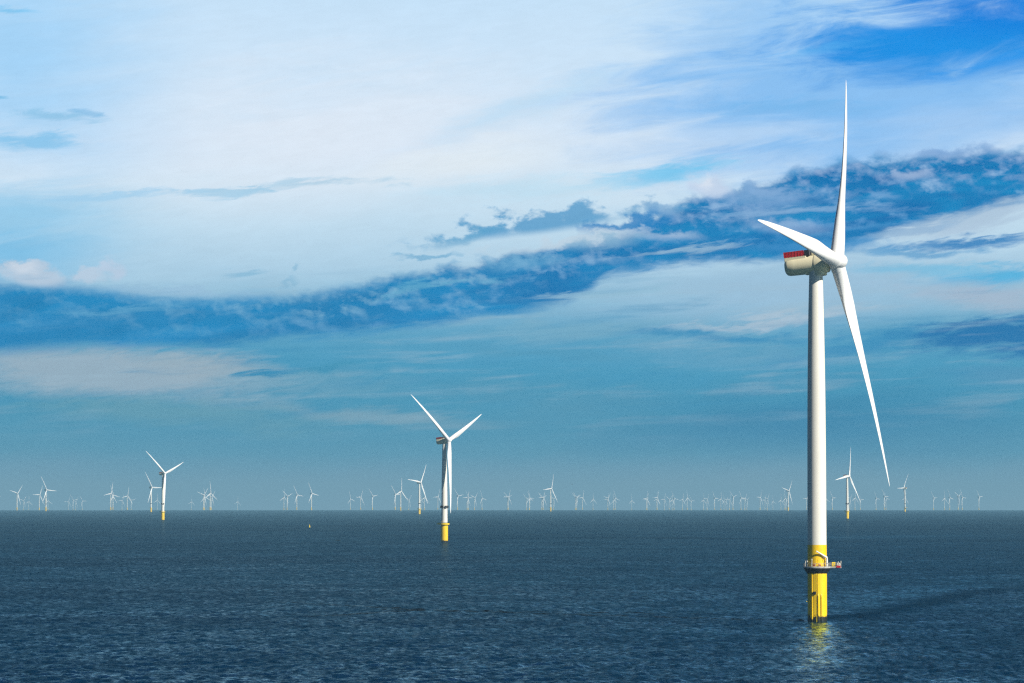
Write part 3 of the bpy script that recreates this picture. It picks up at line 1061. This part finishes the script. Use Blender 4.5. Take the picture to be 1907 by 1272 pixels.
# the ones whose yellow foot stands clear of the horizon haze: hub, sight-line yaw, distance from rotor size (or None), label
BIG = [
    (836, 822, [(-68, 82), (66, 52), (13, -138)], 57.0, 3014.0, "second largest turbine, white with yellow foot, blades in a wide Y beside a smaller one"),
    (307.3, 881, [(-36, 42), (38, 23), (2, -66)], 52.0, 6390.0, "third largest turbine, white on a yellow foot, blades in a Y, overlapping a smaller one"),
    (283.4, 906.8, [(-12, 33), (19, -.5), (-5.5, -31)], 52.0, None, "yellow-footed turbine overlapped by the third largest one, a level blade passing behind that tower"),
    (1581.6, 886, [(5.7, 55.3), (-22.6, -7), (21.4, -48.5)], 65.0, 6880.0, "yellow-footed turbine standing just beyond the giant tower, one blade straight up"),
    (783.7, 900.2, [(14.2, 37.5), (-27.4, 5.8), (15.9, -43.8)], 57.0, None, "yellow-footed turbine close by the second largest one, one blade level and one leaning up"),
    (1027.3, 912.1, [(6.7, 31.3), (-18.7, -2.7), (12.5, -24)], 59.0, None, "small yellow-footed turbine about halfway between the second largest and the giant turbine"),
    (87.2, 909.5, [(-10.2, 28.7), (24, -2.5), (-7, -26)], 51.0, None, "small yellow-footed turbine farthest from the giant one, a level blade towards the third largest"),
    (1469.4, 914.4, [(8.3, 20.8), (-13, 5.5), (7.9, -28)], 62.0, None, "small yellow-footed turbine just before the giant tower, on its shaded side"),
    (1682.9, 907.4, [(7, 17), (-10, 0), (5, -17)], -112.0, None, "yellow-footed turbine turned away from all the others, beyond the tip of the giant blade"),
]


def far_distance(px, py):
    r = ray(px, py)
    s = r.z / math.hypot(r.x, r.y)
    # HB + z(D) = HC + s D
    d = RE * (-s + math.sqrt(s * s + 2 * (HB * SIZE - HC) / RE))
    return min(d, 33000.0)


def local_row(px, py):
    u = (px - CX) / CX
    return py - 2 + 6 * u * u


records = []
for (px, py, dirs, psi, dist, label) in BIG:
    records.append(dict(px=px, py=local_row(px, py), dirs=dirs, psi=psi, dist=dist, label=label, big=True))
for (px, py, dirs) in T:
    records.append(dict(px=px, py=local_row(px, py), dirs=dirs, psi=None, dist=None, label=None, big=False))
for r in records:
    alpha = math.degrees(math.atan((r['px'] - CX) / F))
    if r['psi'] is None:
        r['psi'] = WIND + alpha
    r['phi'] = R_(r['psi'] - alpha)
    dd = [(math.sin(R_(ANG[q])), math.cos(R_(ANG[q]))) if isinstance(q, str) else q for q in r['dirs']]
    r['theta'] = fit_theta(dd, R_(r['psi']))
    r['d'] = r['dist'] or far_distance(r['px'], r['py'])

# labels of the far ones: told apart by the cluster they stand in, between turbines one can find
marks = sorted([(r['px'], nm) for r, nm in ((next(q for q in records if abs(q['px'] - x) < 0.01), nm) for x, nm in (
    (87.2, "endmost yellow-footed turbine"), (283.4, "third largest turbine"), (783.7, "second largest turbine"),
    (1027.3, "midway yellow-footed turbine"), (1469.4, "the giant tower"), (1682.9, "the turned-away turbine")))])
ORD = ["first", "second", "third", "fourth", "fifth", "sixth", "seventh", "eighth", "ninth", "tenth", "eleventh", "twelfth", "thirteenth",
       "fourteenth", "fifteenth"]
NUM = ["", "one", "two", "three", "four", "five", "six", "seven", "eight", "nine", "ten"]


def label_far():
    far = sorted([r for r in records if not r['big']], key=lambda r: r['px'])
    secs = {}
    for r in far:
        k = sum(1 for m in marks if m[0] < r['px'])
        secs.setdefault(k, []).append(r)
    for k, rs in secs.items():
        # clusters: gaps of more than 11 columns
        cl = [[rs[0]]]
        for r in rs[1:]:
            if r['px'] - cl[-1][-1]['px'] > 11:
                cl.append([r])
            else:
                cl[-1].append(r)
        before = marks[k - 1][1] if k > 0 else "the outer end"
        for ci, c in enumerate(cl):
            for i, r in enumerate(c):
                tone = "faint" if r['d'] > 24500 else "hazy"
                if len(c) == 1:
                    s = "lone %s turbine, %s, %s cluster past %s" % (tone, pose_phrase(r['theta']), ORD[ci], before)
                else:
                    s = "%s turbine, %s, %s of %s in %s cluster past %s" % (tone, pose_phrase(r['theta']), ORD[i], NUM[len(c)], ORD[ci], before)
                r['label'] = s


label_far()


def place_turbine(r):
    d = r['d']
    hub = hub_world(r['px'], r['py'], d)
    hx, hy = math.sin(r['phi']), -math.cos(r['phi'])
    base = Vector((hub.x - hx * OV * SIZE, hub.y - hy * OV * SIZE, 0))
    base.z = sea_z(math.hypot(base.x, base.y))
    H = HB if not r['dist'] else (hub.z - base.z) / SIZE
    dz = H - HB
    root = turbine_empty(base, math.atan2(hy, hx), r['label'], GRP)
    root.scale = (SIZE, SIZE, SIZE)
    M = PM if r['big'] else PF
    C = Vector((OV, 0, H))
    f = link('foundation', M['foundation'], root)
    link('tower', M['tower'], root).location.z = dz
    if r['big']:
        link('platform', M['platform'], root)
        link('crane', M['crane'], root)
        link('marker_ring', M['marker_ring'], root)
    n = link('nacelle', M['nacelle'], root)
    n.matrix_local = axis_matrix(C, 6.0)
    link('hoist_deck', M['hoist_deck'], n)
    h = link('hub', M['hub'], root)
    h.matrix_local = axis_matrix(C)
    for k in range(3):
        b = link('blade', M['blade'], root)
        b.matrix_local = blade_matrix(C, r['theta'] + 2 * math.pi * k / 3)
    return root


for r in records:
    place_turbine(r)


# ------------------------------------------------------------------ buoys and a bird
def build_buoy(name, px, py, hgt, mt_, label):
    p = on_sea(px, py)
    root = bpy.data.objects.new(name, None)
    COL.objects.link(root)
    root.location = p
    root['label'] = label
    root['category'] = "buoy"
    mb = MB()
    mb.lathe([(-0.8, 0), (-0.7, 1.0), (0.3, 1.25), (0.7, 1.2), (0.9, 0.5), (0.9, 0)], 20)
    part('float', mb, mt_, root)
    mb = MB()
    mb.lathe([(0.85, 0.55), (hgt - 1.0, 0.42), (hgt - 0.8, 0.0)], 14)
    for s in (-1, 1):
        mb.tube([(0.75 * s, 0, 0.8), (0.3 * s, 0, hgt - 0.8)], 0.06, 6)
    part('mast', mb, mt_, root)
    mb = MB()
    for s in (-1, 1):
        a = s * math.pi / 4
        mb.box((0, 0, hgt - 0.3), (0.16, 0.05, 1.0), Matrix.Rotation(a, 3, 'Y'))
        mb.box((0, 0.06, hgt - 0.3), (0.16, 0.05, 1.0), Matrix.Rotation(a, 3, 'Y'))
    part('topmark', mb, mt_, root)


build_buoy('buoy', 576.5, 982.0, 4.2, M_YEL2, "small yellow marker buoy afloat on open water, on the near side of the horizon")


def build_bird():
    p = hub_world(1065.0, 902.0, 1900.0)
    mb = MB()
    mb.tube([(-0.34, 0, 0.0), (-0.22, 0, 0.015), (0.0, 0, 0.03), (0.2, 0, 0.02), (0.3, 0, 0.03), (0.38, 0, 0.02)], 0.06, 8, r1=0.035)
    for s in (-1, 1):
        vs = []
        pts = [(0.10, 0.03, 0.05), (0.14, 0.32, 0.20), (0.05, 0.62, 0.17), (-0.12, 0.86, 0.08)]
        cw = [0.24, 0.21, 0.14, 0.02]
        for (x, y, z), c in zip(pts, cw):
            vs += [(x, y * s, z), (x - c, y * s, z), (x - c * 0.4, y * s, z + 0.03), (x - c * 0.4, y * s, z - 0.01)]
        fs = []
        for i in range(3):
            a, b = i * 4, i * 4 + 4
            for q in ((0, 2), (2, 1), (1, 3), (3, 0)):
                fs.append([a + q[0], a + q[1], b + q[1], b + q[0]])
        mb.add(vs, fs)
    mb.add([(-0.30, -0.03, 0), (-0.30, 0.03, 0), (-0.48, 0.08, 0.01), (-0.48, -0.08, 0.01), (-0.40, 0, 0.03)], [[0, 1, 2, 3], [0, 1, 4], [1, 2, 4], [2, 3, 4], [3, 0, 4]])
    o = link('seabird', mb.mesh('seabird', M_BIRD))
    o.location = p
    o.scale = (1.0, 1.0, 1.0)
    o.rotation_euler = (R_(14), 0, R_(205))
    o['label'] = "dark seabird gliding low in the haze above the small distant turbines"
    o['category'] = "bird"


build_bird()


# ------------------------------------------------------------------ water
def seg_dist(x, y, pts):
    d = np.full(x.shape, 1e9)
    along = np.zeros(x.shape)
    for i in range(len(pts) - 1):
        ax_, ay_ = pts[i]
        bx_, by_ = pts[i + 1]
        vx, vy = bx_ - ax_, by_ - ay_
        L2 = vx * vx + vy * vy
        t = np.clip(((x - ax_) * vx + (y - ay_) * vy) / L2, 0, 1)
        q = np.hypot(x - ax_ - t * vx, y - ay_ - t * vy)
        m = q < d
        d = np.where(m, q, d)
        along = np.where(m, (i + t) / (len(pts) - 1), along)
    return d, along


def build_water():
    rng = np.random.default_rng(7)
    half = R_(13.0)
    fine = np.arange(-half, half, 0.00075)
    coarse = np.linspace(half, 2 * math.pi - half, 84)[:-1]
    ang = np.concatenate([fine, coarse])
    r1 = np.geomspace(25, 480, 26)[:-1]
    r2 = np.exp(np.arange(math.log(480), math.log(24000), 0.0015))
    r3 = np.geomspace(24300, 40000, 14)
    rad = np.concatenate([r1, r2, r3])
    nr, na = len(rad), len(ang)
    Rg, Ag = np.meshgrid(rad, ang, indexing='ij')
    x = (Rg * np.sin(Ag)).astype(np.float64)
    y = (Rg * np.cos(Ag)).astype(np.float64)
    dr = np.gradient(rad)[:, None] * np.ones((1, na))
    da_ = np.gradient(ang)
    lat = Rg * np.abs(da_)[None, :]
    # wave field
    z = np.zeros_like(x)
    N = 84
    lam = np.exp(rng.uniform(math.log(2.4), math.log(22.0), N))
    lam.sort()
    main = math.atan2(0.53, -0.85)
    th = main + rng.normal(0, 0.62, N)
    ph = rng.uniform(0, 2 * math.pi, N)
    slope = 0.15 * math.sqrt(2.0 / N) * np.where(lam > 9, 0.45, 1.0) * rng.uniform(0.6, 1.4, N)
    gust = 1.0 + 0.28 * np.sin(x / 210.0 + 2.1 * np.sin(y / 620.0)) * np.sin(y / 390.0 + 1.3 * np.sin(x / 330.0 + 0.7)) \
        + 0.16 * np.sin(y / 900.0 + x / 1500.0 + 1.0)
    wake_pts = [on_sea(*p) for p in ((1528, 1156), (1580, 1150), (1640, 1142), (1710, 1127), (1790, 1108), (1860, 1099), (1960, 1092))]
    d1, a1 = seg_dist(x, y, [(p.x, p.y) for p in wake_pts])
    wid = 6.5 + 8.0 * a1
    wk = np.exp(-(d1 / wid) ** 2)
    far_pts = [on_sea(*p) for p in ((835, 1004), (1000, 1002), (1180, 1001), (1330, 1003), (1500, 1004))]
    d2, a2 = seg_dist(x, y, [(p.x, p.y) for p in far_pts])
    wk2 = np.exp(-(d2 / 45.0) ** 2) * 0.7
    sl_pts = [on_sea(*p) for p in ((1560, 1140), (1640, 1120), (1740, 1098), (1850, 1080), (1960, 1072))]
    d3, a3 = seg_dist(x, y, [(p.x, p.y) for p in sl_pts])
    slick = np.exp(-(d3 / 34.0) ** 2)
    sl2 = [on_sea(*p) for p in ((1540, 1003), (1650, 999), (1780, 997), (1960, 995))]
    d4, a4 = seg_dist(x, y, [(p.x, p.y) for p in sl2])
    slick = np.maximum(slick, np.exp(-(d4 / 60.0) ** 2))
    rough = np.clip(gust * (1 + 0.75 * np.maximum(wk, wk2)) * (1 - 0.42 * slick), 0.3, 2.2)
    # reflection strip added camera-side of the near pile: smoother water, mirroring boosted
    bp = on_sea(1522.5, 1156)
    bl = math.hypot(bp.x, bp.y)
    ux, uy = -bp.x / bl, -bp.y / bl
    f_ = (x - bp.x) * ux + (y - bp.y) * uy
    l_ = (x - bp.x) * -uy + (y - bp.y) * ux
    reflect_strip = np.exp(-(l_ / (3.9 + 0.012 * np.clip(f_, 0, 400))) ** 2) * np.clip((f_ + 8) / 10.0, 0, 1) * np.clip(1.15 - f_ / 400.0, 0, 1)
    rough = rough * (1 - 0.55 * reflect_strip)
    tone = (1 + 3.6 * reflect_strip) * (1 - 0.88 * np.maximum(wk * np.clip(1.55 - 1.1 * a1, 0, 1), wk2 * 0.8)) * (1 + 0.40 * slick)
    for i in range(N):
        k = 2 * math.pi / lam[i]
        a = slope[i] / k
        cx_, sx_ = math.cos(th[i]), math.sin(th[i])
        need = np.maximum(dr * abs(sx_), lat * abs(cx_))
        flt = np.clip((lam[i] / np.maximum(need, 1e-6) - 2.4) / 2.0, 0, 1)
        if not flt.any():
            continue
        p = (x * cx_ + y * sx_) * k + ph[i]
        s = np.sin(p)
        z += (a * flt) * (s + 0.22 * (s * s - 0.5)) * (rough if lam[i] < 20 else 1.0)
    # a low swell ridge along the wake
    z += 0.30 * wk * np.clip(1.2 - a1, 0, 1)
    z += -(Rg ** 2) / (2 * RE)
    nv = nr * na + 1
    co = np.zeros((nv, 3), dtype=np.float32)
    co[:-1, 0] = x.ravel()
    co[:-1, 1] = y.ravel()
    co[:-1, 2] = z.ravel()
    i = np.arange(nr - 1)[:, None] * na
    j = np.arange(na)[None, :]
    j2 = (j + 1) % na
    q = np.stack([i + j, i + na + j, i + na + j2, i + j2], axis=-1).reshape(-1, 4)
    c = nv - 1
    tri = np.stack([np.full(na, c), np.arange(na), (np.arange(na) + 1) % na], axis=-1)
    loops = np.concatenate([q.ravel(), tri.ravel()]).astype(np.int32)
    starts = np.concatenate([np.arange(len(q)) * 4, len(q) * 4 + np.arange(na) * 3]).astype(np.int32)
    me = bpy.data.meshes.new('water')
    me.vertices.add(nv)
    me.vertices.foreach_set('co', co.ravel())
    me.loops.add(len(loops))
    me.loops.foreach_set('vertex_index', loops)
    me.polygons.add(len(starts))
    me.polygons.foreach_set('loop_start', starts)
    at_ = me.attributes.new('rough', 'FLOAT', 'POINT')
    rv = np.ones(nv, dtype=np.float32)
    rv[:-1] = rough.ravel()
    at_.data.foreach_set('value', rv)
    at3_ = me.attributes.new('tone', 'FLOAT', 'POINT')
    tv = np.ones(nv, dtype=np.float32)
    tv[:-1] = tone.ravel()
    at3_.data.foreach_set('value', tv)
    me.update(calc_edges=True)
    me.shade_smooth()
    o = link('water', me)
    o['kind'] = 'structure'
    o['label'] = "dark blue rippled sea reaching to the hazy horizon"

    m, g, b = mat('sea_water')
    geo = g.n('ShaderNodeNewGeometry')
    pos = geo.outputs['Position']
    at2 = g.n('ShaderNodeAttribute', attribute_name='rough')
    rg = at2.outputs['Fac']
    nA = g.noise(g.mapping(pos, rot=0.55, scale=(0.95, 0.34, 0.0)), 1.0, 4, 0.62)
    nBg = g.noise(g.mapping(pos, rot=0.2, scale=(0.30, 0.16, 0.0)), 1.0, 3, 0.6)
    bmp = g.n('ShaderNodeBump')
    bmp.inputs['Distance'].default_value = 1.0
    g.put(bmp.inputs['Strength'], g.m('MULTIPLY', rg, 0.42, clamp=True))
    g.put(bmp.inputs['Height'], g.mad(nA, 0.85, g.mul(nBg, 1.6)))
    nC = g.noise(g.mapping(pos, scale=(0.0016, 0.004, 0)), 1.0, 4, 0.55)
    m.node_tree.nodes.remove(b)
    df = g.n('ShaderNodeBsdfDiffuse')
    gl = g.n('ShaderNodeBsdfGlossy')
    gl.inputs['Roughness'].default_value = 0.07
    gl.inputs['Color'].default_value = (0.60, 0.90, 1.0, 1)
    g.put(df.inputs['Color'], g.mix(g.sm(nC, 0.3, 0.7), (0.0004, 0.015, 0.040), (0.0007, 0.021, 0.051)))
    fr = g.n('ShaderNodeFresnel')
    fr.inputs['IOR'].default_value = 1.333
    for nd in (df, gl, fr):
        m.node_tree.links.new(bmp.outputs[0], nd.inputs['Normal'])
    mx = g.n('ShaderNodeMixShader')
    # wave tops hide the slopes that lean away: a rough sea mirrors far less than a flat one
    m1 = g.noise(g.mapping(pos, rot=0.5, scale=(0.46, 0.17, 0)), 1.0, 5, 0.66)
    m4 = g.noise(g.mapping(pos, rot=0.35, scale=(0.11, 0.042, 0)), 1.0, 4, 0.62)
    m2 = g.noise(g.mapping(pos, rot=0.1, scale=(0.022, 0.016, 0)), 1.0, 4, 0.6)
    m3 = g.noise(g.mapping(pos, rot=-0.1, scale=(0.0030, 0.0042, 0)), 1.0, 3, 0.55)
    var = g.m('MULTIPLY', g.mul(g.mul(g.sm(m1, 0.32, 0.72, 0.02, 2.6), g.sm(m4, 0.30, 0.70, 0.50, 1.55)), g.sm(m2, 0.3, 0.7, 0.68, 1.34)), g.sm(m3, 0.3, 0.7, 0.80, 1.22))
    inc = g.n('ShaderNodeSeparateXYZ')
    m.node_tree.links.new(geo.outputs['Incoming'], inc.inputs[0])
    graze_gain = g.m('MULTIPLY_ADD', g.m('MINIMUM', inc.outputs[2], 0.055), 0.72 / 0.055, g.sm(inc.outputs[2], 0.0085, 0.0015, 0.28, 0.95))   # crests mask flat looks; farthest water brightened again, softening the horizon like haze
    g.put(mx.inputs[0], g.m('MULTIPLY', g.mul(g.mul(g.m('POWER', fr.outputs[0], 1.2), 0.155), graze_gain), g.mul(var, g.n('ShaderNodeAttribute', attribute_name='tone').outputs['Fac']), clamp=True))
    m.node_tree.links.new(df.outputs[0], mx.inputs[1])
    m.node_tree.links.new(gl.outputs[0], mx.inputs[2])
    out_ = next(n for n in m.node_tree.nodes if n.type == 'OUTPUT_MATERIAL')
    m.node_tree.links.new(mx.outputs[0], out_.inputs['Surface'])
    me.materials.append(m)


build_water()


# ------------------------------------------------------------------ haze over the sea
def build_haze():
    half = 40600.0
    mb = MB()
    z0, z1 = -132.0, 205.0
    vs = [(sx * half, sy * half, z) for z in (z0, z1) for sx, sy in ((-1, -1), (1, -1), (1, 1), (-1, 1))]
    mb.add(vs, [[3, 2, 1, 0], [4, 5, 6, 7], [0, 1, 5, 4], [1, 2, 6, 5], [2, 3, 7, 6], [3, 0, 4, 7]])
    me = bpy.data.meshes.new('haze')
    me.from_pydata(mb.v, [], mb.f)
    o = link('haze', me)
    o['kind'] = 'stuff'
    o['label'] = "pale blue sea haze thickening towards the horizon"
    m = bpy.data.materials.new('sea_haze')
    m.use_nodes = True
    t = m.node_tree
    t.nodes.clear()
    out = t.nodes.new('ShaderNodeOutputMaterial')
    v = t.nodes.new('ShaderNodeVolumePrincipled')
    v.inputs['Color'].default_value = (0.335, 0.66, 0.86, 1)
    v.inputs['Density'].default_value = 5.2e-5
    v.inputs['Anisotropy'].default_value = 0.0
    t.links.new(v.outputs[0], out.inputs['Volume'])
    me.materials.append(m)


build_haze()
